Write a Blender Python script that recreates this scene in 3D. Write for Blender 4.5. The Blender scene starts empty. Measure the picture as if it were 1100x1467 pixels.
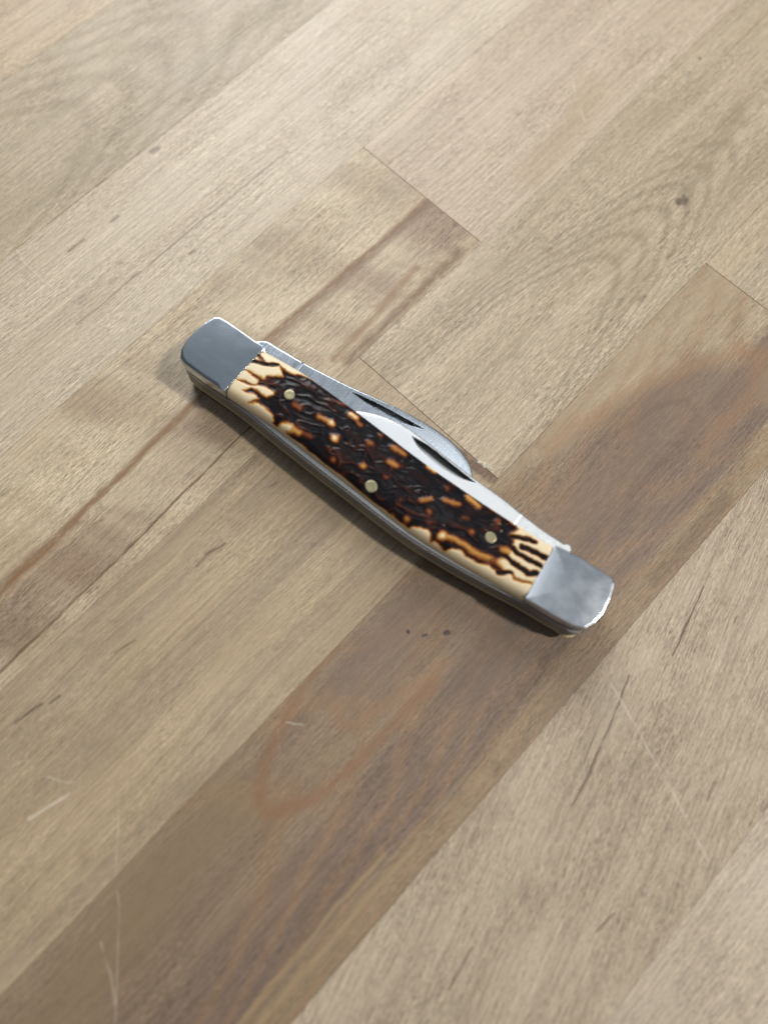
import bpy, bmesh, math, random
import numpy as np
from mathutils import Matrix, Vector

# ------------------------------------------------------------------ camera, world, lamps, exposure
SC = bpy.context.scene
COL = SC.collection
MM = 0.001

cam = bpy.data.cameras.new('camera')
cam_ob = bpy.data.objects.new('camera', cam)
COL.objects.link(cam_ob)
CR = ((0.68977, 0.69406, -0.20614), (-0.72385, 0.66734, -0.17520), (0.01596, 0.27006, 0.96271))
m = Matrix(CR).to_4x4()
m.translation = (0, 0, 0.150)
cam_ob.matrix_world = m
cam.sensor_fit = 'VERTICAL'
cam.sensor_height = 9.8
cam.sensor_width = 7.35
cam.lens = 9.8 * 1060 / 1467
cam.clip_start = 0.005
cam.clip_end = 60
cam.dof.use_dof = True
cam.dof.focus_distance = 0.161
cam.dof.aperture_fstop = 1.6
SC.camera = cam_ob

w = bpy.data.worlds.new('World')
SC.world = w
w.use_nodes = True
bg = w.node_tree.nodes['Background']
bg.inputs[0].default_value = (0.90, 0.95, 1.0, 1)
bg.inputs[1].default_value = 0.13


def area(name, direction, dist, size, watts, color, target=(0.035, 0.03, 0.0), shape='DISK'):
    d = Vector(direction).normalized()
    l = bpy.data.lights.new(name, 'AREA')
    l.shape = shape
    l.size = size
    l.energy = watts
    l.color = color
    o = bpy.data.objects.new(name, l)
    COL.objects.link(o)
    o.location = Vector(target) + d * dist
    o.rotation_euler = (-d).to_track_quat('-Z', 'Y').to_euler()
    o['kind'] = 'helper'
    return o


area('key_lamp', (4.15, -6.5, 11.0), 1.6, 0.11, 16.5, (1.0, 0.945, 0.855))
area('upper_soft_light', (0.50, 0.66, 0.55), 0.72, 0.46, 5.2, (0.95, 0.98, 1.0))  # broad soft lamp beyond the upper edge, for sheen and falloff on the wood
area('overhead_fill', (0.22, 0.24, 1.0), 2.2, 3.0, 4.5, (0.84, 0.93, 1.0))  # broad fill panel added overhead, for the bolsters to mirror
area('blade_glint_lamp', (0.205, 0.125, 0.97), 2.0, 0.42, 1.3, (0.97, 0.99, 1.0))  # small lamp added overhead for the bright blade to mirror

SC.view_settings.view_transform = 'Standard'
SC.view_settings.look = 'None'
SC.view_settings.exposure = -0.16
SC.view_settings.gamma = 1.0
SC.view_settings.use_curve_mapping = False
SC.render.engine = 'CYCLES'


# ------------------------------------------------------------------ helpers
def link(ob, parent=None):
    COL.objects.link(ob)
    if parent is not None:
        ob.parent = parent
    return ob


def mesh_ob(name, verts, faces, mat, parent=None, smooth=True):
    me = bpy.data.meshes.new(name)
    me.from_pydata([tuple(v) for v in verts], [], faces)
    me.validate()
    bm = bmesh.new(); bm.from_mesh(me)
    bmesh.ops.recalc_face_normals(bm, faces=bm.faces)
    bm.to_mesh(me); bm.free()
    me.materials.append(mat)
    if smooth:
        for p in me.polygons:
            p.use_smooth = True
    return link(bpy.data.objects.new(name, me), parent)


class X:
    """one node socket with arithmetic"""
    def __init__(s, g, sock): s.g, s.s = g, sock
    def _m(s, op, o, o2=None, clamp=False):
        n = s.g.t.nodes.new('ShaderNodeMath'); n.operation = op; n.use_clamp = clamp
        s.g.plug(s, n.inputs[0])
        if o is not None: s.g.plug(o, n.inputs[1])
        if o2 is not None: s.g.plug(o2, n.inputs[2])
        return X(s.g, n.outputs[0])
    def __add__(s, o): return s._m('ADD', o)
    __radd__ = __add__
    def __sub__(s, o): return s._m('SUBTRACT', o)
    def __rsub__(s, o): return (s * -1.0) + o
    def __mul__(s, o): return s._m('MULTIPLY', o)
    __rmul__ = __mul__
    def __truediv__(s, o): return s._m('DIVIDE', o)
    def abs(s): return s._m('ABSOLUTE', None)
    def sin(s): return s._m('SINE', None)
    def pow(s, p): return s._m('POWER', p)
    def min(s, o): return s._m('MINIMUM', o)
    def max(s, o): return s._m('MAXIMUM', o)
    def sqrt(s): return s._m('SQRT', None)
    def ss(s, a, b, lo=0.0, hi=1.0):
        n = s.g.t.nodes.new('ShaderNodeMapRange'); n.interpolation_type = 'SMOOTHSTEP'
        s.g.plug(s, n.inputs[0])
        n.inputs[1].default_value, n.inputs[2].default_value = a, b
        n.inputs[3].default_value, n.inputs[4].default_value = lo, hi
        return X(s.g, n.outputs[0])


class G:
    def __init__(s, name):
        s.mat = bpy.data.materials.new(name); s.mat.use_nodes = True
        s.t = s.mat.node_tree
        s.bsdf = s.t.nodes['Principled BSDF']
    def plug(s, a, sock):
        if isinstance(a, X): s.t.links.new(a.s, sock)
        elif isinstance(a, (tuple, list)) and len(a) == 3 and sock.type == 'RGBA': sock.default_value = (*a, 1)
        else: sock.default_value = a
    def set(s, **k):
        for n, v in k.items(): s.plug(v, s.bsdf.inputs[n.replace('_', ' ')])
    def vec(s, x, y, z=0.0):
        n = s.t.nodes.new('ShaderNodeCombineXYZ')
        for i, a in enumerate((x, y, z)): s.plug(a, n.inputs[i])
        return X(s, n.outputs[0])
    def sep(s, v):
        n = s.t.nodes.new('ShaderNodeSeparateXYZ'); s.plug(v, n.inputs[0])
        return [X(s, o) for o in n.outputs]
    def noise(s, v, scale=1.0, detail=2.0, rough=0.5, dist=0.0):
        n = s.t.nodes.new('ShaderNodeTexNoise'); s.plug(v, n.inputs['Vector'])
        n.inputs['Scale'].default_value = scale; n.inputs['Detail'].default_value = detail
        n.inputs['Roughness'].default_value = rough; n.inputs['Distortion'].default_value = dist
        return X(s, n.outputs[0])
    def vm(s, op, a, b=None, out=0):
        n = s.t.nodes.new('ShaderNodeVectorMath'); n.operation = op
        s.plug(a, n.inputs[0])
        if b is not None:
            s.plug(b, n.inputs['Scale'] if op == 'SCALE' else n.inputs[1])
        return X(s, n.outputs['Value'] if op in ('DOT_PRODUCT', 'LENGTH') else n.outputs[0])
    def mix(s, f, a, b, mode='MIX'):
        n = s.t.nodes.new('ShaderNodeMix'); n.data_type = 'RGBA'; n.blend_type = mode
        s.plug(f, n.inputs[0]); s.plug(a, n.inputs[6]); s.plug(b, n.inputs[7])
        return X(s, n.outputs[2])
    def coords(s, ob=None):
        n = s.t.nodes.new('ShaderNodeTexCoord'); n.object = ob
        return X(s, n.outputs['Object'])
    def capsule(s, p, pts):
        """distance (mm) from p to a polyline lying in the xy plane"""
        d = None
        if len(pts) == 1:
            return s.vm('LENGTH', s.vm('SUBTRACT', p, (pts[0][0], pts[0][1], 0.0)))
        for a, b in zip(pts[:-1], pts[1:]):
            ba = (b[0] - a[0], b[1] - a[1], 0.0)
            q = 1.0 / (ba[0] ** 2 + ba[1] ** 2 + 1e-9)
            pa = s.vm('SUBTRACT', p, (a[0], a[1], 0.0))
            h = s.vm('DOT_PRODUCT', pa, ba)._m('MULTIPLY', q, clamp=True)
            nn = s.t.nodes.new('ShaderNodeVectorMath'); nn.operation = 'SCALE'
            nn.inputs[0].default_value = ba; s.plug(h, nn.inputs['Scale'])
            e = s.vm('LENGTH', s.vm('SUBTRACT', pa, X(s, nn.outputs[0])))
            d = e if d is None else d.min(e)
        return d
    def bump(s, h, strength, dist):
        n = s.t.nodes.new('ShaderNodeBump'); n.inputs['Strength'].default_value = strength
        n.inputs['Distance'].default_value = dist; s.plug(h, n.inputs['Height'])
        s.t.links.new(n.outputs[0], s.bsdf.inputs['Normal'])


# ------------------------------------------------------------------ the table top: staves glued edge to edge
table = link(bpy.data.objects.new('table_top', None))
table['label'] = 'pale scratched butcher block table top made of glued wooden staves'
table['category'] = 'table'


def wood(name, seed, base, alt, tone=0.5, fibre=1.0, pores=0.4, curl=0.0, rings=None, strokes=(), bands=(), rough=0.46, rel=1.0, tilt=0.0, streak=1.0, heart=None):
    """stave timber in table coordinates (mm, x along the grain). rings: (u0, v0, k, period, colour, amount);
    strokes: (points, half width, softness, colour, opacity); bands: (v low, v high, softness, colour, opacity)"""
    g = G(name)
    p0 = g.vm('SCALE', g.coords(table), 1000.0)
    x, y, z = g.sep(p0)
    wl = g.noise(g.vec(x * 0.018 + seed * 7.3, y * 0.03, seed), 1.0, 2.0) - 0.5
    wf = g.noise(g.vec(x * 0.10 + seed * 3.1, y * 0.25, seed + 9), 1.0, 2.0) - 0.5
    v = y - x * tilt + wl * 5.0 + wf * 0.7
    # broad tone
    n1 = g.noise(g.vec(x * 0.010 + seed * 11, v * 0.13, seed), 1.0, 4.0, 0.6)
    c = g.mix(n1.ss(0.32 + 0.3 * (0.5 - tone), 0.68 + 0.3 * (0.5 - tone)), base, alt)
    n2 = g.noise(g.vec(x * 0.035 + seed * 5, y * 0.06 + seed, seed), 1.0, 3.0)
    c = g.mix(n2.ss(0.3, 0.75) * 0.22, c, (0.42, 0.365, 0.29))
    if heart:                                                # dark heartwood tongue with a parabolic outline
        hu, hv, hk, hd, ha = heart
        dv = v - hv
        q = (x * -1.0) + hu - dv * dv * hk + (n2 - 0.5) * 16.0
        c = g.mix(q.ss(-7.0, 9.0), c, g.mix(n1.ss(0.32, 0.68), hd, ha))
    for lo, hi, so, bc, op in bands:
        c = g.mix(v.ss(lo - so, lo + so) * v.ss(hi - so, hi + so, 1.0, 0.0) * op * n1.ss(0.2, 0.6, 0.55, 1.0), c, bc)
    if rings:
        for u0, v0, k, per, rc, am, sg in rings:
            dv = v - v0
            q = (x - u0) * sg + (dv * dv) * k + (g.noise(g.vec(x * 0.05, y * 0.10, seed + 4), 1.0, 3.0) - 0.5) * per * 1.0
            s = (q * (6.283 / per)).sin() * 0.5 + 0.5
            c = g.mix(s.pow(2.2) * q.ss(-per * 0.6, 0.0) * q.ss(per * 3.5, per * 9, 1.0, 0.0) * am, c, rc)
    # curl figure across the grain
    if curl:
        cn = g.noise(g.vec(x * 0.075 + v * 0.03, y * 0.02, seed + 2), 1.0, 2.0)
        c = g.mix(cn.ss(0.35, 0.7) * curl, c, (0.56, 0.49, 0.37))
    # soft long grain lines
    gl = g.noise(g.vec(x * 0.012 + seed, v * 1.1, seed + 1), 1.0, 5.0, 0.65)
    c = g.mix(gl.ss(0.50, 0.74) * 0.26, c, (0.19, 0.135, 0.09))
    # fine fibres, long lines and ray fleck, all as relative lightness
    ln = g.noise(g.vec(x * 0.022 + seed, v * 1.7, seed + 21), 1.0, 5.0, 0.7) - 0.5
    fa = g.noise(g.vec(x * 0.26 + wf, v * 3.8, seed), 1.0, 5.0, 0.72) - 0.5
    fb = g.noise(g.vec(x * 0.8 + y * 0.4, v * 6.0 - x * 0.35, seed + 5), 1.0, 4.0, 0.75) - 0.5
    pt = g.noise(g.vec(x * 0.05, y * 0.08, seed + 31), 1.0, 2.0).ss(0.3, 0.7, 0.55, 1.25)
    ff = (fa * 0.9 + fb * 0.9) * pt * fibre
    c = g.vm('SCALE', c, ff * 2.3 + ln * (1.15 * streak) + (n2 - 0.5) * 0.30 + 1.0)
    ff = ff * 0.6 + 0.5
    # pores: short dark dashes
    pn = g.noise(g.vec(x * 0.13, v * 1.9, seed + 13), 1.0, 2.0)
    pd = pn.ss(0.70, 0.78) * pores
    c = g.mix(pd, c, (0.11, 0.075, 0.05))
    relief = ff * 1.3 - pd * 0.6
    # hairline scuffs from use
    for k, (ang, sc_) in enumerate(((0.9, 0.55), (-0.55, 0.45))):
        ca, sa = math.cos(ang), math.sin(ang)
        hn = g.noise(g.vec((x * ca + y * sa) * 0.02 + k * 5, (y * ca - x * sa) * sc_, seed * 0.0 + k), 1.0, 1.0)
        hm = (hn - 0.5).abs().ss(0.0, 0.004, 1.0, 0.0) * g.noise(g.vec(x * 0.03, y * 0.03, 40 + k), 1.0, 1.0).ss(0.60, 0.72)
        c = g.mix(hm * 0.13, c, (0.75, 0.70, 0.60))
    wob = g.vec(x + wf * 1.2, y + wl * 1.0 + wf * 1.4, 0.0)
    brk = g.noise(g.vec(x * 0.35, y * 1.2, 77.0), 1.0, 3.0)
    scr = g.noise(g.vec(x * 0.22, y * 0.22, 71.0), 1.0, 2.0)
    for pts, hw, so, sc, op in strokes:
        d = g.capsule(wob, pts)
        mk = d.ss(max(hw - so, 0.0), hw + so, 1.0, 0.0) * (scr.ss(0.32, 0.60, 0.15, 1.0) if sc is WHITE else brk.ss(0.25, 0.55, 0.45, 1.0))
        c = g.mix(mk * op, c, sc)
    c = g.mix(1.0, c, (1.015, 0.972, 0.90), 'MULTIPLY')
    g.set(Base_Color=c, Roughness=ff.ss(0.3, 0.7, rough + 0.08, rough - 0.08), Specular_IOR_Level=0.5)
    g.bump(relief, 0.7, 0.00012 * rel)
    return g.mat


PALE = (0.452, 0.360, 0.257); PALE2 = (0.378, 0.291, 0.203)
BROWN = (0.17, 0.105, 0.06); DARK = (0.075, 0.048, 0.032); WHITE = (0.72, 0.68, 0.60); ORANGE = (0.27, 0.165, 0.085)

W = {}
W['top'] = wood('pale_maple_top_corner', 1.0, PALE, PALE2)
W['r1'] = wood('maple_soft_cathedral', 2.0, (0.395, 0.325, 0.24), (0.34, 0.285, 0.20), pores=0.15,
               rings=[(52, 151, 0.10, 13.0, (0.25, 0.20, 0.125), 0.42, 1.0)])
W['r2'] = wood('pale_maple_with_crack', 3.0, (0.515, 0.450, 0.36), (0.45, 0.38, 0.295), pores=0.15, strokes=[
    ([(16, 107.6), (45, 107.4), (82, 107.2)], 0.16, 0.3, DARK, 0.5),
    ([(58.8, 130.4), (60.5, 130.2)], 0.6, 0.5, DARK, 0.6), ([(39.0, 122.4), (41.2, 122.4)], 0.35, 0.35, DARK, 0.6),
    ([(27, 123.4), (31.5, 123.2)], 0.25, 0.3, BROWN, 0.7), ([(46.0, 102.6), (47.0, 102.6)], 0.4, 0.35, BROWN, 0.7),
    ([(101.2, 104.1)], 0.25, 0.2, DARK, 0.7),
    ([(117.7, 130.4), (113.2, 127.4), (107.3, 125.4), (103.1, 125)], 0.22, 0.35, WHITE, 0.3),
    ([(19.4, 134), (18.0, 128.4), (17.9, 122.0), (18.9, 114.5)], 0.1, 0.18, WHITE, 0.35)])
W['r3l'] = wood('curly_maple_brown_heart', 4.0, (0.441, 0.350, 0.239), (0.36, 0.29, 0.21), fibre=1.15, curl=0.65, pores=0.25,
                bands=[(60.0, 73.6, 0.8, (0.265, 0.19, 0.135), 0.9), (52.0, 59.5, 0.9, (0.35, 0.265, 0.19), 0.6)],
                strokes=[([(94.5, 73.2), (62, 73.6), (42, 74), (20, 74.2), (0, 73), (-36, 71.4), (-80, 71)], 0.75, 0.6, (0.22, 0.125, 0.06), 0.9),
                         ([(94.5, 72.3), (62, 72.4), (42, 72.6)], 0.8, 1.0, BROWN, 0.6),
                         ([(80, 62.5), (66, 61.0), (50, 59.6)], 0.7, 0.9, (0.25, 0.15, 0.075), 0.75),
                         ([(90, 58.4), (75, 57.8), (52, 57.2)], 1.3, 1.2, BROWN, 0.8),
                         ([(40, 61.6), (24, 61.3), (14, 60.9), (-12, 59.8), (-46, 59.4), (-80, 59.5)], 0.16, 0.3, (0.12, 0.07, 0.035), 0.9)])
W['r3r'] = wood('pinkish_maple', 5.0, (0.485, 0.405, 0.325), (0.43, 0.35, 0.27), pores=0.12, strokes=[
    ([(150, 67), (134, 61.5), (118, 60)], 3.0, 3.5, (0.37, 0.285, 0.185), 0.5),
    ([(148, 72), (143, 66), (139, 60)], 0.12, 0.15, WHITE, 0.45), ([(118, 84), (119, 83)], 0.3, 0.3, BROWN, 0.5)])
W['r4l'] = wood('beige_maple_dark_flecks', 6.0, (0.420, 0.330, 0.225), (0.33, 0.265, 0.19), pores=0.5, fibre=0.75, strokes=[
    ([(0.0, 47.3), (4.5, 46.3)], 0.25, 0.25, DARK, 0.7), ([(19, 48.8), (21, 48.3)], 0.2, 0.25, DARK, 0.6),
    ([(-3, 47.0), (2, 47)], 0.25, 0.3, BROWN, 0.6),
    ([(-48, 49.5), (-42.2, 48.6)], 0.3, 0.3, DARK, 0.75), ([(-41, 47.3), (-38.8, 47)], 0.22, 0.25, DARK, 0.7),
    ([(-26, 45.4), (-21.5, 44.8)], 0.22, 0.25, BROWN, 0.7), ([(-60, 52), (-55, 51.5)], 0.25, 0.3, DARK, 0.6),
    ([(-57, 34.2), (-49.1, 32.0)], 0.16, 0.35, WHITE, 0.55), ([(-50.5, 37.5), (-47, 33)], 0.1, 0.3, WHITE, 0.22),
    ([(-44.6, 23.1), (-52, 15.5)], 0.12, 0.22, WHITE, 0.22), ([(-54.6, 21.4)], 1.0, 1.6, BROWN, 0.35),
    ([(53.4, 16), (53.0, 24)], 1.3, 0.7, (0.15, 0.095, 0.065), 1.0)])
W['r4r'] = wood('pale_maple_small_knots', 7.0, (0.46, 0.39, 0.30), (0.38, 0.315, 0.23), fibre=1.25, pores=0.25,
                rings=[(112, 31, 0.22, 9.0, (0.24, 0.195, 0.13), 0.48, 1.0)], strokes=[
    ([(137.2, 29.6), (138.8, 28.8)], 0.85, 0.5, DARK, 1.0), ([(139.5, 29.8), (137.8, 28.2)], 0.4, 0.4, DARK, 0.9), ([(104.8, 43.7), (105.8, 43.6)], 0.5, 0.5, BROWN, 0.6),
    ([(109.5, 19.6), (111, 19.3)], 0.45, 0.4, DARK, 0.6), ([(175.7, 52.5)], 0.4, 0.3, DARK, 0.9),
    ([(170, 35), (155, 32.5), (138, 29)], 1.4, 1.8, (0.24, 0.20, 0.135), 0.45)])
W['r5'] = wood('brown_heartwood_cathedral', 8.0, (0.40, 0.325, 0.235), (0.34, 0.265, 0.185), heart=(116, -9, 0.12, (0.262, 0.198, 0.142), (0.205, 0.15, 0.108)), fibre=0.95, pores=0.2, rough=0.47,
               bands=[(11.5, 17.0, 1.2, (0.32, 0.255, 0.175), 0.35), (-25.4, -20.5, 0.7, (0.30, 0.22, 0.14), 0.7), (-19.2, -6.3, 0.8, (0.17, 0.125, 0.102), 0.85)],
               rings=[(120, -6, 0.16, 22.0, (0.29, 0.18, 0.11), 0.4, -1.0), (-27, 3.5, 0.13, 21.0, (0.285, 0.18, 0.105), 0.5, 1.0)],
               strokes=[([(104, -3), (60, -3), (20, -9)], 4.5, 6.0, (0.165, 0.122, 0.098), 0.6),
                        ([(127, 9), (104, 12), (70, 14)], 2.0, 6.0, (0.40, 0.325, 0.235), 0.4),
                        ([(127, -14), (112, -17)], 3.0, 6.0, (0.36, 0.27, 0.18), 0.4),
                        ([(-28, 9), (-50, 8), (-80, 4)], 4.5, 6.0, (0.255, 0.19, 0.118), 0.6),
                        ([(22, 9), (2, 8)], 3.5, 5.0, (0.19, 0.14, 0.115), 0.6),
                        ([(67, 11.8), (90, 7.2), (104.5, 1.2), (115, -4.2), (118, -8), (110.7, -12.2), (88, -13.5)], 1.0, 2.2, (0.30, 0.175, 0.10), 0.45),
                        ([(74.3, 4.7), (92.7, 0), (97, -3.5), (96.1, -7.0), (84.6, -8.4), (70.8, -7.7)], 0.3, 1.0, (0.13, 0.09, 0.065), 0.32),
                        ([(4.7, 15.5), (-6.3, 14.0), (-19.6, 9.5), (-25, 5.9), (-26, 2.4), (-18.4, -2.2), (-6.2, -3.6), (14, -4)], 0.7, 1.5, (0.25, 0.135, 0.075), 0.7),
                        ([(18, -3.4), (3.2, -0.3), (-3.9, 2.0), (-4.6, 4.6), (-3.0, 7.1)], 0.6, 1.4, (0.30, 0.17, 0.095), 0.45),
                        ([(-6, 0.3), (-15, 2)], 0.8, 1.6, (0.32, 0.25, 0.16), 0.5),
                        ([(-16, -18.7), (-28, -18.1), (-43, -18.8), (-60, -19)], 0.4, 0.4, (0.34, 0.25, 0.15), 0.85),
                        ([(-10, -21.6), (-60, -21.4)], 0.4, 0.5, (0.36, 0.27, 0.165), 0.7),
                        ([(-54, 12.5), (-55.4, 10.3), (-68.1, -3.1)], 0.1, 0.2, WHITE, 0.22), ([(-61.4, 8.5), (-63.8, 2.9), (-66.2, -0.9)], 0.1, 0.3, WHITE, 0.22),
                        ([(-12, 11.5), (-10, 9)], 0.1, 0.25, WHITE, 0.3), ([(-14, 11.8), (-16, 9.5)], 0.12, 0.2, WHITE, 0.22),
                        ([(17.4, 6.6)], 0.35, 0.2, (0.015, 0.017, 0.03), 0.95), ([(18.8, 3.8), (19.4, 3.4)], 0.28, 0.25, (0.02, 0.022, 0.035), 0.85),
                        ([(22.2, 0.8), (22.8, 0.6)], 0.42, 0.25, (0.012, 0.014, 0.03), 0.95),
                        ([(60, -23), (85, -23.5)], 1.2, 1.5, (0.11, 0.07, 0.05), 0.4)])
W['r5r'] = wood('pale_maple_end_piece', 9.0, (0.483, 0.399, 0.293), (0.41, 0.35, 0.27), fibre=1.2)
W['r6'] = wood('pale_maple_open_pores', 10.0, (0.475, 0.40, 0.315), (0.40, 0.33, 0.255), fibre=1.35, pores=0.9, rough=0.33, rel=1.7, tilt=0.25, strokes=[
    ([(41.6, -31.2), (32.4, -34.3), (21.6, -37.2), (14.9, -38.6)], 0.12, 0.16, DARK, 0.9),
    ([(66, -31.4), (58.7, -33.2), (50.7, -35)], 0.12, 0.16, DARK, 0.9), ([(30, -33), (22, -35.6)], 0.1, 0.2, DARK, 0.5),
    ([(-16, -40.5), (-24, -41.9)], 0.12, 0.18, DARK, 0.8), ([(6, -56), (1.5, -55.6)], 0.14, 0.16, DARK, 0.8), ([(37.3, -55.6), (33.3, -56.8)], 0.14, 0.16, DARK, 0.7),
    ([(38.5, -27), (37.7, -29.7), (34.7, -38.2), (30.3, -50.3), (26.5, -59.8), (25.2, -63)], 0.13, 0.3, WHITE, 0.42)])
W['r7'] = wood('pale_maple_front', 11.0, (0.465, 0.40, 0.325), (0.42, 0.355, 0.28), fibre=1.1, rough=0.34)
W['g1'] = wood('maple_plain_light', 12.0, PALE, PALE2)
W['g2'] = wood('maple_plain_warm', 13.0, (0.410, 0.315, 0.211), (0.31, 0.235, 0.165))

GAP, END = 0.016, 0.050


def plank(x0, x1, y0, y1, mat, drop=0.0):
    """a stave with slightly eased top edges, top face at -drop"""
    x0 += END; x1 -= END; y0 += GAP; y1 -= GAP
    b, T = 0.05, 38.0
    rings = [(0, -T), (0, -b - drop), (b, -drop)]
    vs, fs = [], []
    cx, cy = (x0 + x1) / 2, (y0 + y1) / 2
    for ins, z in rings:
        for px, py in ((x0 + ins, y0 + ins), (x1 - ins, y0 + ins), (x1 - ins, y1 - ins), (x0 + ins, y1 - ins)):
            vs.append(((px - cx) * MM, (py - cy) * MM, z * MM))
    for r in range(2):
        for i in range(4):
            a, c = r * 4 + i, r * 4 + (i + 1) % 4
            fs.append((a, c, c + 4, a + 4))
    fs.append((8, 9, 10, 11)); fs.append((3, 2, 1, 0))
    o = mesh_ob('plank', vs, fs, W[mat], table, smooth=False)
    o.location = (cx * MM, cy * MM, 0)
    return o


rnd = random.Random(5)
rows = [(-65.9, -25.4, [(-400, -140, 'g2'), (-140, 205, 'r6'), (205, 480, 'g1')]),
        (-106.3, -65.9, [(-400, -60, 'g1'), (-60, 150, 'r7'), (150, 480, 'g2')]),
        (-25.4, 14.8, [(-400, -170, 'g1'), (-170, 128.2, 'r5'), (128.2, 480, 'r5r')]),
        (14.8, 56.2, [(-400, -220, 'g1'), (-220, 54.3, 'r4l'), (54.3, 330, 'r4r'), (330, 480, 'g2')]),
        (56.2, 94.8, [(-400, -190, 'g2'), (-190, 95.6, 'r3l'), (95.6, 400, 'r3r'), (400, 480, 'g1')]),
        (94.8, 132.4, [(-400, -110, 'g1'), (-110, 260, 'r2'), (260, 480, 'g2')]),
        (132.4, 172.6, [(-400, -60, 'g2'), (-60, 230, 'r1'), (230, 480, 'g1')]),
        (172.6, 212.8, [(-400, 10, 'g1'), (10, 300, 'top'), (300, 480, 'g2')])]
for k in range(6):
    y0 = 212.8 + 40.2 * k
    c1, c2 = rnd.uniform(-150, 0), rnd.uniform(100, 300)
    a = rnd.choice(['g1', 'g2', 'top']); b = rnd.choice(['g1', 'g2', 'r7'])
    rows.append((y0, y0 + 40.2, [(-400, c1, a), (c1, c2, b), (c2, 480, a)]))
    y1 = -106.3 - 40.2 * k
    c1, c2 = rnd.uniform(-150, 0), rnd.uniform(100, 300)
    rows.append((y1 - 40.2, y1, [(-400, c1, b), (c1, c2, a), (c2, 480, b)]))
for y0, y1, segs in rows:
    for x0, x1, mt in segs:
        plank(x0, x1, y0, y1, mt, drop=rnd.uniform(0.0, 0.035))

# pale fleck of chipped glue at the corner where three staves meet
gg = G('dried_glue')
gc = gg.vm('SCALE', gg.coords(), 1000.0)
gg.set(Base_Color=gg.mix(gg.noise(gc, 1.5, 3.0).ss(0.35, 0.65), (0.74, 0.72, 0.66), (0.48, 0.40, 0.27)), Roughness=0.35)
gg.set(Transmission_Weight=0.15)
fv, ff_ = [], []
rg = random.Random(3)
NF = 14
for k in range(NF):
    a = k / NF * 6.2832
    r = 1.0 + rg.uniform(-0.28, 0.28)
    fv.append((0.65 * r * math.cos(a) * MM, 1.7 * r * math.sin(a) * MM, 0.0))
for k in range(NF):
    fv.append((fv[k][0] * 0.62, fv[k][1] * 0.62, rg.uniform(0.10, 0.26) * MM))
fv.append((0, 0, 0.17 * MM))
for k in range(NF):
    k2 = (k + 1) % NF
    ff_ += [(k, k2, NF + k2, NF + k), (NF + k, NF + k2, 2 * NF)]
fl = mesh_ob('glue_fleck', fv, ff_, gg.mat, table)
fl.location = (54.75 * MM, 19.0 * MM, -0.02 * MM)
fl.rotation_euler = (0, 0, 0.35)
fl['label'] = 'whitish chip of dried glue at the stave corner'

# ------------------------------------------------------------------ the pocket knife (knife frame in mm: u along the handle, v towards the blades)
U = (0.13847, -0.99037)
knife = link(bpy.data.objects.new('pocket_knife', None))
knife.location = (36.63 * MM, 30.79 * MM, 0)
knife.rotation_euler = (0, 0, math.atan2(U[1], U[0]))
knife['label'] = 'closed two-blade pocket knife with brown jigged stag handle and steel bolsters'
knife['category'] = 'pocket knife'


def interp(pts, u):
    """smooth curve through pts (monotone cubic in u)"""
    xs = np.array([p[0] for p in pts], float); ys = np.array([p[1] for p in pts], float)
    u = np.asarray(u, float)
    d = np.diff(ys) / np.diff(xs)
    mm_ = np.concatenate([[d[0]], (d[:-1] + d[1:]) / 2, [d[-1]]])
    for i in range(len(d)):
        if d[i] == 0: mm_[i] = mm_[i + 1] = 0
    i = np.clip(np.searchsorted(xs, u) - 1, 0, len(d) - 1)
    h = xs[i + 1] - xs[i]; t = np.clip((u - xs[i]) / h, 0, 1)
    return (ys[i] * (2 * t**3 - 3 * t**2 + 1) + h * mm_[i] * (t**3 - 2 * t**2 + t)
            + ys[i + 1] * (-2 * t**3 + 3 * t**2) + h * mm_[i + 1] * (t**3 - t**2))


_rs = np.random.RandomState(11)
_tab = _rs.rand(256, 256)


def vnoise(x, y):
    xi, yi = np.floor(x).astype(int), np.floor(y).astype(int)
    fx, fy = x - xi, y - yi
    fx, fy = fx * fx * (3 - 2 * fx), fy * fy * (3 - 2 * fy)
    g = lambda a, b: _tab[a % 256, b % 256]
    return (g(xi, yi) * (1 - fx) + g(xi + 1, yi) * fx) * (1 - fy) + (g(xi, yi + 1) * (1 - fx) + g(xi + 1, yi + 1) * fx) * fy


def segdist(pu, pv, pts):
    d = np.full(pu.shape, 1e9)
    if len(pts) == 1: return np.hypot(pu - pts[0][0], pv - pts[0][1])
    for a, b in zip(pts[:-1], pts[1:]):
        bx, by = b[0] - a[0], b[1] - a[1]
        h = np.clip(((pu - a[0]) * bx + (pv - a[1]) * by) / (bx * bx + by * by + 1e-9), 0, 1)
        d = np.minimum(d, np.hypot(pu - a[0] - bx * h, pv - a[1] - by * h))
    return d


def sstep(x, a, b):
    t = np.clip((x - a) / (b - a), 0, 1)
    return t * t * (3 - 2 * t)


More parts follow.
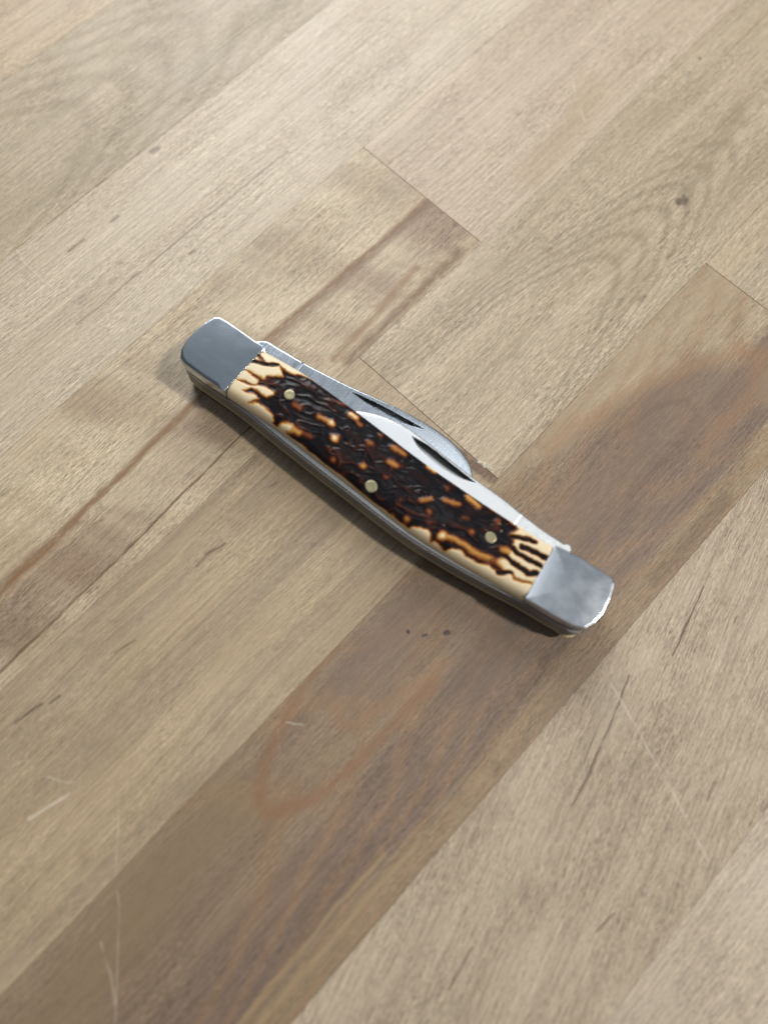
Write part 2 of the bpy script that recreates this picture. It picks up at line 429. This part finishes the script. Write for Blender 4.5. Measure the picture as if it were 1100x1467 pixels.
# ---- metals
def metal(name, col, rough, brush_dir=0, brush=0.5, mottle=0.0, dist=0.000010, scale=(0.25, 9.0)):
    g = G(name)
    p = g.vm('SCALE', g.coords(), 1000.0)
    x, y, z = g.sep(p)
    a, b = (x, y) if brush_dir == 0 else (y, x)
    n = g.noise(g.vec(a * scale[0], b * scale[1], z * scale[1]), 1.0, 4.0, 0.65)
    mo = g.noise(p, 0.35, 4.0, 0.6)
    c = g.mix(mo.ss(0.35, 0.7) * 0.12, col, tuple(0.8 * k for k in col))
    dr = 0.015 if 'bolster' in name else 0.06
    r = n.ss(0.3, 0.7, rough - dr, rough + dr) + (mo - 0.5) * (0.05 + mottle)
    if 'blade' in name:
        at = g.t.nodes.new('ShaderNodeAttribute'); at.attribute_name = 'nick_shade'
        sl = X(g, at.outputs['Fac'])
        c = g.mix(sl, c, (0.035, 0.038, 0.036)); r = r + sl * 0.2  # the nail nick's dark reflection is put into the base colour
    g.set(Base_Color=c, Metallic=1.0, Roughness=r)
    g.bump(n * brush + mo * (1.5 * mottle), 0.6, dist)
    return g.mat


STEEL = metal('polished_bolster_steel', (0.45, 0.505, 0.56), 0.16, 0, 0.02, 0.01)
STEEL_W = metal('reflection_lit_bolster_steel', (0.60, 0.645, 0.70), 0.21, 0, 0.02, 0.12)  # right bolster: its brighter reflections are partly put into a lighter base colour
SPRING = metal('spring_steel', (0.31, 0.305, 0.305), 0.34, 0, 0.7)
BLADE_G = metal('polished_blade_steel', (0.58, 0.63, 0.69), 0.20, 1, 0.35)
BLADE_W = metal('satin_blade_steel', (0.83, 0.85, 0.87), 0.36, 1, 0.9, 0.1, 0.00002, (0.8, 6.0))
BRASS = metal('liner_brass', (0.62, 0.50, 0.30), 0.35, 0, 0.6)
PINM = metal('pin_brass', (0.33, 0.295, 0.18), 0.42, 0, 0.6, 0.5, 0.00003, (1.5, 4.0))

# ---- jigged handle material: cream ground, scorched orange edges, black burn
g = G('jigged_stag')
at = g.t.nodes.new('ShaderNodeAttribute'); at.attribute_name = 'burn'
bx = X(g, at.outputs['Fac'])
p = g.vm('SCALE', g.coords(), 1000.0)
bb = bx + (g.noise(p, 2.2, 3.0) - 0.5) * 0.10
rp = g.t.nodes.new('ShaderNodeValToRGB')
stops = [(0.0, (0.76, 0.63, 0.42)), (0.10, (0.74, 0.58, 0.35)), (0.30, (0.53, 0.27, 0.06)), (0.46, (0.30, 0.11, 0.015)), (0.62, (0.13, 0.032, 0.010)), (0.80, (0.028, 0.009, 0.007)), (1.0, (0.0065, 0.006, 0.0075))]
cr = rp.color_ramp
while len(cr.elements) < len(stops): cr.elements.new(0.5)
for e, (q, c) in zip(cr.elements, stops): e.position = q; e.color = (*c, 1)
g.plug(bb, rp.inputs[0])
col = g.mix(g.noise(p, 0.25, 3.0).ss(0.4, 0.7) * 0.3 * bx.ss(0.0, 0.1, 1.0, 0.0), X(g, rp.outputs[0]), (0.68, 0.56, 0.40))
g.set(Base_Color=col, Roughness=bx.ss(0.1, 0.9, 0.42, 0.24), Specular_IOR_Level=bx.ss(0.1, 0.8, 0.5, 0.18), Subsurface_Weight=0.0)
STAG = g.mat

UP = [(-36.2, 6.25), (-30, 6.85), (-24, 7.1), (-11, 6.65), (2.3, 5.9), (10, 5.65), (18, 5.65), (27, 5.8), (35.4, 6.2)]
LOW = [(-36.2, -6.0), (-30, -5.85), (-23.5, -5.8), (-14, -6.3), (-4, -6.85), (6.3, -7.5), (12, -7.75), (20, -7.35), (29, -6.6), (36, -5.9)]
SPR = [(-49.4, -3.0), (-48.8, -5.3), (-47.2, -6.2), (-42, -6.6), (-34.7, -6.6), (-31, -6.75), (-22, -7.35), (-13, -7.9), (-3, -8.35), (6, -8.8), (11, -8.9), (20, -8.4), (29, -7.45), (36, -6.5), (44, -5.75), (48.3, -4.7), (49.1, -3.0)]

POLY= [[-30.81, 4.94], [-28.14, 5.04], [-25.29, 6.38], [-23.47, 6.97], [-22.19, 10.01], [-9.42, 9.38], [5.49, 7.64], [19.43, 6.67], [20.21, 5.32], [22.68, 5.34], [24.77, 5.3], [26.71, 5.16], [26.91, 5.48], [27.74, 4.67], [26.86, 2.72], [28.13, 2.33], [28.61, 0.96], [28.92, -1.39], [29.69, -3.82], [29.02, -4.94], [29.14, -5.12], [26.82, -4.68], [24.75, -5.54], [22.28, -5.83], [21.15, -5.36], [19.34, -6.03], [18.57, -7.01], [16.2, -6.57], [15.23, -7.27], [14.2, -6.07], [13.82, -5.66], [12.03, -6.08], [10.12, -7.25], [8.32, -7.67], [5.8, -7.09], [6.12, -7.2], [3.89, -7.04], [1.3, -7.59], [-2.08, -7.36], [-5.48, -7.12], [-7.55, -7.26], [-10.99, -6.99], [-13.02, -6.63], [-14.66, -6.21], [-16.96, -5.79], [-19.36, -6.14], [-20.96, -6.37], [-21.07, -6.15], [-23.12, -5.52], [-23.49, -6.5], [-25.58, -6.13], [-24.55, -5.14], [-25.66, -4.29], [-29.11, -3.93], [-31.08, -4.89], [-29.59, -3.32], [-30.92, -3.09], [-33.41, -3.69], [-32.21, -2.33], [-30.56, -2.1], [-28.8, -2.02], [-27.76, -1.02], [-28.24, -0.41], [-30.13, -0.33], [-32.14, -1.55], [-33.42, -2.24], [-35.76, -2.48], [-34.82, -1.92], [-33.23, -1.61], [-32.09, -1.03], [-32.14, -0.09], [-33.92, -0.16], [-35.96, 0.07], [-35.39, 0.24], [-33.73, 0.47], [-32.22, 0.59], [-31.54, 0.6], [-31.53, 1.46], [-30.42, 2.39], [-28.82, 3.56], [-29.45, 4.08], [-30.7, 4.65]]
LIGHTS= [([[-23.1, -0.03], [-21.76, -0.02]], 0.61, 0.55), ([[-30.28, 1.03], [-28.75, 1.41]], 0.39, 0.75), ([[-24.09, 4.81], [-22.42, 5.29]], 0.44, 0.78), ([[-22.29, -5.15], [-20.91, -4.62]], 0.79, 0), ([[-20.37, -4.46], [-18.87, -4.08]], 0.61, 0.3), ([[-18.33, -3.92], [-16.44, -3.48]], 0.49, 0.6), ([[-24.39, 4.52], [-22.14, 5.43]], 0.44, 0.8), ([[-18.28, 5.09], [-16.74, 5.73]], 0.44, 0.75), ([[-16.08, 5.73], [-14.98, 6.05]], 0.39, 0.6), ([[-17.69, 0.73], [-15.82, 0.91]], 0.56, 0.38), ([[-14.61, 1.07]], 0.67, 0.08), ([[-12.85, 4.97], [-11.52, 4.98]], 0.61, 0.1), ([[-10.67, 4.42], [-9.81, 4.45]], 0.39, 0.5), ([[-12.36, -1.05]], 0.84, 0.05), ([[-9.96, -4.87]], 0.58, 0.5), ([[-4.31, -2.49]], 0.74, 0.33), ([[-6.32, 2.06], [-5.63, 2.32]], 0.53, 0.5), ([[-9.33, -0.25]], 0.35, 0.7), ([[-7.59, -6.58], [-6.49, -6.01]], 0.44, 0.75), ([[-5.17, 4.96]], 0.49, 0.55), ([[-1.68, 4.35], [0.95, 4.29]], 0.58, 0.42), ([[-0.55, 1.24], [1.07, 1.39]], 0.58, 0.38), ([[0.77, -1.8]], 0.53, 0.6), ([[5.89, -3.6]], 0.44, 0.7), ([[6.1, 5.17], [7.52, 5.28]], 0.61, 0.12), ([[11.9, 5.39], [13.06, 5.55]], 0.32, 0.45), ([[11.86, 3.44]], 0.53, 0.6), ([[8.91, -1.61], [10.58, -0.07]], 0.47, 0.42), ([[12.79, 1.31], [15.4, 2.09]], 0.47, 0.42), ([[16.04, 4.56], [18.69, 4.03]], 0.61, 0.3), ([[11.69, -2.59]], 0.53, 0.5), ([[8.89, -6.39]], 0.67, 0.38), ([[12.96, -4.42]], 0.35, 0.7), ([[17.61, 0.37], [18.5, 0.58]], 0.42, 0.65), ([[20.82, -1.03]], 0.56, 0.48), ([[16.34, -4.96]], 0.88, 0.04), ([[16.99, -4.7], [19.05, -4.08], [21.02, -3.95], [23.18, -4.11], [24.67, -3.89], [26.2, -3.43]], 0.67, 0.34), ([[26.43, -3.47], [28.09, -2.91]], 0.44, 0.55), ([[28.97, -2.7], [30.03, -2.78]], 0.74, 0.08), ([[30.03, -2.78], [31.92, -2.9]], 0.61, 0.1), ([[27.45, -0.38], [28.47, -0.07], [30.33, -0.44]], 0.53, 0.38), ([[23.45, 3.69]], 0.58, 0.55), ([[22.41, 0.74]], 0.35, 0.7), ([[28.07, -0.08], [29.74, -0.16]], 0.53, 0.33), ([[30.21, -0.25], [32.43, -0.57], [34.73, -0.39]], 0.63, 0.04), ([[28.94, -2.66], [30.37, -2.69]], 0.79, 0.08), ([[29.14, 1.55], [29.18, 2.44]], 0.44, 0.42), ([[30.08, 3.1], [33.84, 3.87]], 0.56, 0.06), ([[30.94, 1.13], [34.59, 1.74]], 0.35, 0.3)]
DARKS= [([[-36.24, 2.47], [-35.17, 2.87], [-33.75, 3.41], [-32.6, 4.0], [-31.37, 4.78]], 0.23, 1), ([[-33.81, 3.49], [-34.67, 3.99], [-35.6, 4.3]], 0.16, 0.7), ([[27.19, 2.52], [28.95, 3.58], [30.49, 4.36], [31.79, 4.55]], 0.3, 0.95), ([[30.04, 2.21], [32.5, 2.48], [34.86, 2.89]], 0.33, 1), ([[28.61, 0.96], [30.11, 0.53], [32.42, 0.71], [34.86, 0.98]], 0.3, 1), ([[28.6, -1.2], [30.59, -1.47], [32.53, -1.34], [34.05, -1.52], [35.15, -0.72]], 0.3, 1), ([[29.15, -4.84], [30.34, -3.88], [31.21, -3.35]], 0.28, 0.95), ([[31.21, -3.35], [32.32, -3.82], [33.92, -3.5], [35.24, -2.76]], 0.19, 0.5)]



def point_in_poly(pu, pv, poly):
    ins = np.zeros(pu.shape, bool)
    n = len(poly)
    for i in range(n):
        x0, y0 = poly[i]; x1, y1 = poly[(i + 1) % n]
        c = ((y0 > pv) != (y1 > pv)) & (pu < (x1 - x0) * (pv - y0) / (y1 - y0 + 1e-12) + x0)
        ins ^= c
    return ins


def worm_ridge(uu, vv):
    w_ = vnoise(uu * 0.30 + vv * 0.2 + 2.0 * vnoise(uu * 0.3, vv * 0.3), vv * 0.95 - uu * 0.2 + 1.6 * vnoise(uu * 0.5 + 31, vv * 0.5))
    return 1 - np.abs(2 * w_ - 1)


def burn_field(pu, pv):
    wu = pu + (vnoise(pu * 0.8 + 5, pv * 0.8) - 0.5) * 0.4 + (vnoise(pu * 2.1 + 5, pv * 2.1 + 8) - 0.5) * 0.2
    wv = pv + (vnoise(pu * 0.8, pv * 0.8 + 40) - 0.5) * 0.4 + (vnoise(pu * 2.1 + 60, pv * 2.1 + 30) - 0.5) * 0.2
    d = segdist(wu, wv, POLY + [POLY[0]])
    d = np.where(point_in_poly(wu, wv, POLY), -d, d)
    B = 1 - sstep(d, -0.60, 0.50)
    # burnt ground varies between black and deep brown
    B = B * (1 - 0.10 * sstep(vnoise(pu * 0.5 + 90, pv * 1.3), 0.5, 0.9))
    rd = worm_ridge(pu, pv)
    B = B * (1 - 0.24 * sstep(rd, 0.72, 1.0) * sstep(vnoise(pu * 0.28 + 7, pv * 0.5 + 70), 0.40, 0.72))
    for pts, r, val in LIGHTS:
        r = r * 1.05
        e = segdist(wu, wv, pts)
        k = 1 - sstep(e, 0.0, r * 1.4 + 0.42)
        B = B * (1 - k) + np.minimum(B, val) * k
    for pts, r, val in DARKS:
        e = segdist(wu, wv, pts)
        B = np.maximum(B, val * (1 - sstep(e, r * 0.75, r * 1.25 + 0.42)))
    return B


def handle_scale(z0, z1, sign, detail):
    nu, nv = (520, 150) if detail else (120, 40)
    us = np.linspace(0, 1, nu)
    a = np.linspace(-1, 1, nv)
    s = np.sign(a) * (1 - (1 - np.abs(a)) ** 1.35)
    uu = np.empty((nu, nv)); vv = np.empty((nu, nv)); zz = np.empty((nu, nv))
    h = abs(z1 - z0)
    for j in range(nv):
        tv = (s[j] + 1) / 2
        u0, u1 = -36.25 * (1 - tv) + -35.75 * tv, 35.95 * (1 - tv) + 35.05 * tv
        u = u0 + (u1 - u0) * us
        lo, up = interp(LOW, u), interp(UP, u)
        if not detail: lo = interp(SPR, u) + 1.3
        uu[:, j] = u
        vv[:, j] = (lo + up) / 2 + (up - lo) / 2 * s[j]
        zz[:, j] = h * np.maximum(1 - np.abs(s[j]) ** (12 if s[j] > 0 else 9), 0) ** 0.5 - 0.35 * s[j] ** 2
    zz = np.maximum(zz, 0)
    B = burn_field(uu, vv) if detail else 0.75 + 0 * uu
    if detail:
        rimv = 0.955 + 0.03 * (vnoise(uu * 0.45, uu * 0 + 3.5) - 0.5)
        B = B * np.where(s[None, :] < 0, 1 - 0.93 * sstep(-s[None, :] + 0 * uu, rimv - 0.025, rimv + 0.025), 1.0)
    if detail:
        edge_l = 1 - np.abs(s)[None, :] ** 12
        ridge = worm_ridge(uu, vv)
        w2 = vnoise(uu * 1.1 + 50, vv * 2.4 + uu * 0.5)
        Bs = B
        zz = zz + edge_l * (-0.30 * Bs + Bs * (0.15 * ridge + 0.02 * w2 - 0.10)) + 0.02 * (vnoise(uu * 0.6, vv * 0.6 + 9) - 0.5) * edge_l
        for (cu, cv, cr_) in PINS:
            dd = np.hypot(uu - cu, vv - cv)
            zc = zz[np.unravel_index(np.argmin(dd), dd.shape)]
            k = 1 - sstep(dd, cr_ * 1.0, cr_ * 1.5)
            zz = zz * (1 - k) + zc * k
    verts = np.stack([uu, vv, z0 + sign * zz], -1).reshape(-1, 3) * MM
    idx = np.arange(nu * nv).reshape(nu, nv)
    faces = np.stack([idx[:-1, :-1], idx[1:, :-1], idx[1:, 1:], idx[:-1, 1:]], -1).reshape(-1, 4).tolist()
    nb = len(verts)
    # flat underside and the two end faces
    rim = list(idx[:, 0]) + list(idx[-1, 1:]) + list(idx[-2::-1, -1]) + list(idx[0, -2:0:-1])
    low = verts[rim].copy(); low[:, 2] = z0 * MM
    verts = np.vstack([verts, low])
    m_ = len(rim)
    for i in range(m_):
        faces.append((int(rim[i]), int(rim[(i + 1) % m_]), nb + (i + 1) % m_, nb + i))
    faces.append(tuple(range(nb, nb + m_)))
    o = mesh_ob('handle_scale', verts, faces, STAG, knife)
    at_ = o.data.attributes.new('burn', 'FLOAT', 'POINT')
    vals = np.concatenate([B.reshape(-1), B.reshape(-1)[rim]]).astype(np.float32)
    at_.data.foreach_set('value', vals)
    return o, uu, vv, zz


PINS = [(-25.3, 1.1, 1.12), (-0.55, -4.95, 1.28), (24.2, 0.2, 1.12)]
top_scale, su, sv, sz = handle_scale(9.0, 12.0, 1, True)
handle_scale(3.4, 0.0, -1, False)

for cu, cv, cr_ in PINS:
    dd = np.hypot(su - cu, sv - cv)
    zc = 9.0 + sz[np.unravel_index(np.argmin(dd), dd.shape)]
    vs, fs = [], []
    prof = [(1.0, -0.9), (1.0, 0.0), (0.94, 0.03), (0.7, 0.05), (0.35, 0.035)]
    n = 28
    for r, dz in prof:
        for k in range(n):
            a = 2 * math.pi * k / n
            vs.append((cr_ * r * math.cos(a) * MM, cr_ * r * math.sin(a) * MM, dz * MM))
    for r in range(len(prof) - 1):
        for k in range(n):
            fs.append((r * n + k, r * n + (k + 1) % n, (r + 1) * n + (k + 1) % n, (r + 1) * n + k))
    vs.append((0, 0, 0.03 * MM))
    for k in range(n): fs.append(((len(prof) - 1) * n + k, (len(prof) - 1) * n + (k + 1) % n, len(vs) - 1))
    o = mesh_ob('pin', vs, fs, PINM, knife)
    o.location = (cu * MM, cv * MM, (zc + 0.02) * MM)
    o.rotation_euler = (0.06 if cv < -3 else 0, 0, cu)


# ---- flat plates cut to an outline, with eased rims
def resample(poly, step=0.25):
    out = []
    for a, b in zip(poly, poly[1:] + poly[:1]):
        n = max(1, int(math.hypot(b[0] - a[0], b[1] - a[1]) / step))
        for k in range(n): out.append((a[0] + (b[0] - a[0]) * k / n, a[1] + (b[1] - a[1]) * k / n))
    return out


def normals(poly):
    n = len(poly); out = []
    area2 = sum(poly[i][0] * poly[(i + 1) % n][1] - poly[(i + 1) % n][0] * poly[i][1] for i in range(n))
    sg = 1 if area2 > 0 else -1
    for i in range(n):
        tx = poly[(i + 1) % n][0] - poly[i - 1][0]; ty = poly[(i + 1) % n][1] - poly[i - 1][1]
        l = math.hypot(tx, ty) + 1e-9
        out.append((-ty / l * sg, tx / l * sg))       # points inwards
    return out


def plate(name, poly, z0, z1, mat, ease=0.06, parent=None, sharp=True):
    nr = normals(poly)
    vs, fs = [], []
    rings = [(ease, z0), (0, z0 + ease), (0, z1 - ease), (ease, z1)]
    n = len(poly)
    for ins, z in rings:
        for (x, y), (nx, ny) in zip(poly, nr): vs.append(((x + nx * ins) * MM, (y + ny * ins) * MM, z * MM))
    for r in range(3):
        for i in range(n): fs.append((r * n + i, r * n + (i + 1) % n, (r + 1) * n + (i + 1) % n, (r + 1) * n + i))
    fs.append(tuple(range(3 * n, 4 * n))); fs.append(tuple(range(n - 1, -1, -1)))
    return mesh_ob(name, vs, fs, mat, parent or knife, smooth=False)


def curve(pts, n=60):
    u = np.linspace(pts[0][0], pts[-1][0], n)
    return list(zip(u.tolist(), interp(pts, u).tolist()))


L_TOP = [(-49.3, -3.0), (-49.55, 0.0), (-49.1, 3.0), (-48.2, 5.3), (-47.2, 6.15), (-46.0, 6.35), (-42, 6.5), (-36, 6.35)]
R_TOP = [(35.2, 6.15), (38.2, 6.6), (41, 6.9), (44, 7.0), (47.2, 7.05), (48.3, 6.5), (49.0, 3.6), (49.4, 0.2), (49.1, -3.0)]
back = curve(SPR, 120)
def stepped(a):
    """the back line drawn in by a where the layers climb towards the upper scale"""
    return [(x, y + a * float(sstep(-y, 3.2, 5.2))) for x, y in back]


outline = back + R_TOP[::-1][1:] + [(35, 6.0)] + curve(UP, 40)[::-1][1:-1] + L_TOP[::-1][:-1]
for z0, z1, ins in ((3.4, 3.95, -0.10), (6.02, 6.38, 0.04), (8.45, 9.0, 0.10)):
    outline = stepped({3.4: 0.0, 6.02: 0.22, 8.45: 0.5}[z0]) + outline[len(back):]
    sh = [(x + nx * ins, y + ny * ins) for (x, y), (nx, ny) in zip(outline, normals(outline))]
    plate('liner', sh, z0, z1, BRASS if ins < 0 else SPRING, 0.05)
# two springs, one over the other: each is full at the end its blade does not pivot on
inner_r = [(49.0, -2.5), (33, -2.5), (28, -3.2), (-28, -3.0), (-33, 0), (-35, 6.1)]
sp_a = stepped(0.26) + inner_r + L_TOP[::-1][1:-1]
plate('back_spring', sp_a, 6.38, 8.45, SPRING, 0.08)
inner_l = R_TOP[::-1][1:] + [(33, 0), (28, -3.0), (-28, -3.2), (-33, -2.5), (-49.0, -2.5)]
plate('back_spring', stepped(0.12) + inner_l, 3.95, 6.02, SPRING, 0.08)


# ---- bolsters: domed caps with a bevelled rim
def bolster(poly, weight, z0, z1, bevel, dome, mat=None):
    pts = resample(poly, 0.3)
    nr = normals(pts); n = len(pts)
    # smooth the inward directions a little
    sg = 1 if z1 > z0 else -1
    vs, fs = [], []
    cx = sum(p_[0] for p_ in pts) / n; cy = sum(p_[1] for p_ in pts) / n
    rings = [(0, 0.0), (0, abs(z1 - z0) - bevel * 1.0), (0.25, -0.30), (0.65, -0.08), (1.0, 0.0)]
    h = abs(z1 - z0)
    for q, (ins, dz) in enumerate(rings):
        for (x, y), (nx, ny) in zip(pts, nr):
            wgt = weight(x, y)
            bv = bevel * wgt
            z = 0.0 if q == 0 else (h - bv) if q == 1 else h + dz * bv
            vs.append(((x + nx * ins * bv) * MM, (y + ny * ins * bv) * MM, (z0 + sg * z) * MM))
    last = len(rings) - 1
    for f in (0.985, 0.8, 0.55, 0.3):                               # gently crowned top
        base = last * n
        for i in range(n):
            bx_, by_, bz_ = vs[base + i]
            x = cx * MM + (bx_ - cx * MM) * f; y = cy * MM + (by_ - cy * MM) * f
            r2 = f * f
            vs.append((x, y, bz_ + sg * dome * (1 - r2) * MM))
    tot = len(rings) + 4
    for r in range(tot - 1):
        for i in range(n): fs.append((r * n + i, r * n + (i + 1) % n, (r + 1) * n + (i + 1) % n, (r + 1) * n + i))
    fs.append(tuple(range((tot - 1) * n, tot * n))); fs.append(tuple(range(n - 1, -1, -1)))
    o = mesh_ob('bolster', vs, fs, mat or STEEL, knife)
    o.data.set_sharp_from_angle(angle=math.radians(28))
    return o


lb = [(-36.36, -6.2), (-42, -6.35), (-47.0, -6.2), (-48.5, -5.7), (-49.4, -4.2), (-49.75, 0.0), (-49.35, 3.2), (-48.5, 5.75), (-47.6, 6.35), (-46.0, 6.5), (-42, 6.5), (-35.86, 6.3)]
rb = [(36.08, -5.9), (41.9, -5.55), (45.5, -5.1), (48.2, -4.3), (49.1, -2.4), (49.6, 0.2), (49.2, 3.6), (48.4, 6.5), (47.3, 7.1), (44, 7.0), (40.8, 6.95), (38.2, 6.65), (35.18, 6.1)]
bolster(lb, lambda x, y: 0.03 + float(sstep(-36.3 - x, 0.3, 2.5)) * (0.25 + 1.6 * float(sstep(-y, 2.5, 6.0))), 9.0, 12.0, 0.55, 0.06)
bolster(rb, lambda x, y: 0.03 + float(sstep(x - 36.0, 0.3, 2.5)) * 0.3 + 0.55 * float(sstep(x, 46.5, 48.6)), 9.0, 12.0, 0.45, 0.14, STEEL_W)
bolster(lb, lambda x, y: 1.0, 3.4, 0.0, 0.7, 0.0)
bolster(rb, lambda x, y: 1.0, 3.4, 0.0, 0.7, 0.0)


# ---- blades: folded, spine outwards, a nail nick milled into the upper face
def blade(spine, inner, z0, z1, mat, nick_hi, nick_lo, tang_u, tang_sign, hollow):
    u0, u1 = spine[0][0], spine[-1][0]
    nu, nv = 460, 110
    us = np.linspace(u0, u1, nu); ts = np.linspace(0, 1, nv)
    sp = interp(spine, us); inn = interp(inner, us)
    uu = np.repeat(us[:, None], nv, 1)
    vv = inn[:, None] + (sp - inn)[:, None] * ts[None, :]
    dist = (sp[:, None] - vv)
    zt = np.full(uu.shape, z1)
    # rounded spine
    zt -= 0.22 * (1 - sstep(dist, 0.0, 0.4)) ** 2
    # flat tang, then the hollow ground flank
    fl_ = sstep((uu - tang_u) * tang_sign, 0.0, 0.25)
    zt -= fl_ * (0.10 + hollow * np.clip(dist - 0.9, 0, None))
    zt -= 0.07 * np.exp(-((uu - tang_u) / 0.16) ** 2)
    hi = interp(nick_hi, uu); lo = interp(nick_lo, uu)
    inside = (uu > nick_hi[0][0]) & (uu < nick_hi[-1][0])
    k = np.clip((vv - lo) / np.maximum(hi - lo, 1e-3), 0, 1)
    k = np.where((vv > lo) & inside, k, 0)
    wall = 1 - sstep(vv - hi, 0.0, 0.10)
    nick_shade = (k > 0) * sstep(k, 0.0, 0.45) * (1 - sstep(vv - hi, -0.05, 0.05))
    zt -= 0.75 * k ** 0.9 * wall * np.clip((hi - lo) / 0.9, 0, 1)
    verts = np.stack([uu, vv, zt], -1).reshape(-1, 3) * MM
    idx = np.arange(nu * nv).reshape(nu, nv)
    faces = np.stack([idx[:-1, :-1], idx[1:, :-1], idx[1:, 1:], idx[:-1, 1:]], -1).reshape(-1, 4).tolist()
    rim = list(idx[:, 0]) + list(idx[-1, 1:]) + list(idx[-2::-1, -1]) + list(idx[0, -2:0:-1])
    nb = len(verts)
    lowv = verts[rim].copy(); lowv[:, 2] = z0 * MM
    verts = np.vstack([verts, lowv]); m_ = len(rim)
    for i in range(m_): faces.append((int(rim[i]), int(rim[(i + 1) % m_]), nb + (i + 1) % m_, nb + i))
    faces.append(tuple(range(nb, nb + m_)))
    o = mesh_ob('blade', verts, faces, mat, knife)
    at_ = o.data.attributes.new('nick_shade', 'FLOAT', 'POINT')
    at_.data.foreach_set('value', np.concatenate([nick_shade.reshape(-1), np.zeros(m_)]).astype(np.float32))
    o.data.set_sharp_from_angle(angle=math.radians(32))
    return o


g_sp = [(-46.0, 6.0), (-42.0, 6.6), (-41.0, 8.3), (-39.5, 9.75), (-36, 10.2), (-30.1, 10.57), (-23.6, 11.3), (-18.2, 12.0), (-12.6, 13.03), (-7.6, 13.85), (-0.4, 14.55), (3.6, 14.6), (6.8, 14.3), (10.0, 13.4), (12.4, 12.2), (13.7, 11.0), (14.8, 9.2), (15.6, 6.8), (16.0, 4.6)]
g_in = [(-46.0, -2.2), (-34, -1.5), (-30, 3.0), (16.0, 4.5)]
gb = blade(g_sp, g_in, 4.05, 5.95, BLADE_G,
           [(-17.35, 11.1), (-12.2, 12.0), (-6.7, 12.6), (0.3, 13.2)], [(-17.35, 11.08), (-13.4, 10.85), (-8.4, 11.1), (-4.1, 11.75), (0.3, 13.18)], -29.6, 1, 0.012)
gb['label'] = 'longer grey polished blade folded beneath the bright one'
w_sp = [(-17.0, 3.5), (-14.5, 6.2), (-12.5, 7.75), (-10, 8.95), (-7.4, 9.8), (-4.2, 10.4), (-1.6, 10.55), (0.8, 10.5), (8, 10.0), (14.9, 9.6), (21.4, 9.4), (26.4, 8.95), (31.7, 8.6), (36.5, 8.65), (38.3, 8.5), (38.7, 6.6), (46, 6.3)]
w_in = [(-17.0, 3.4), (-10, 2.0), (28, 2.0), (34, -1.5), (46, -1.8)]
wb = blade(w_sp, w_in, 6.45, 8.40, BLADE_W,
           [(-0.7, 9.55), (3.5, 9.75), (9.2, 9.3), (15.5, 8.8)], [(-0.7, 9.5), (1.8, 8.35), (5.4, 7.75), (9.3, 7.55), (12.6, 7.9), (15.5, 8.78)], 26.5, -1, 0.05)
wb['label'] = 'bright satin blade on top of the grey one'
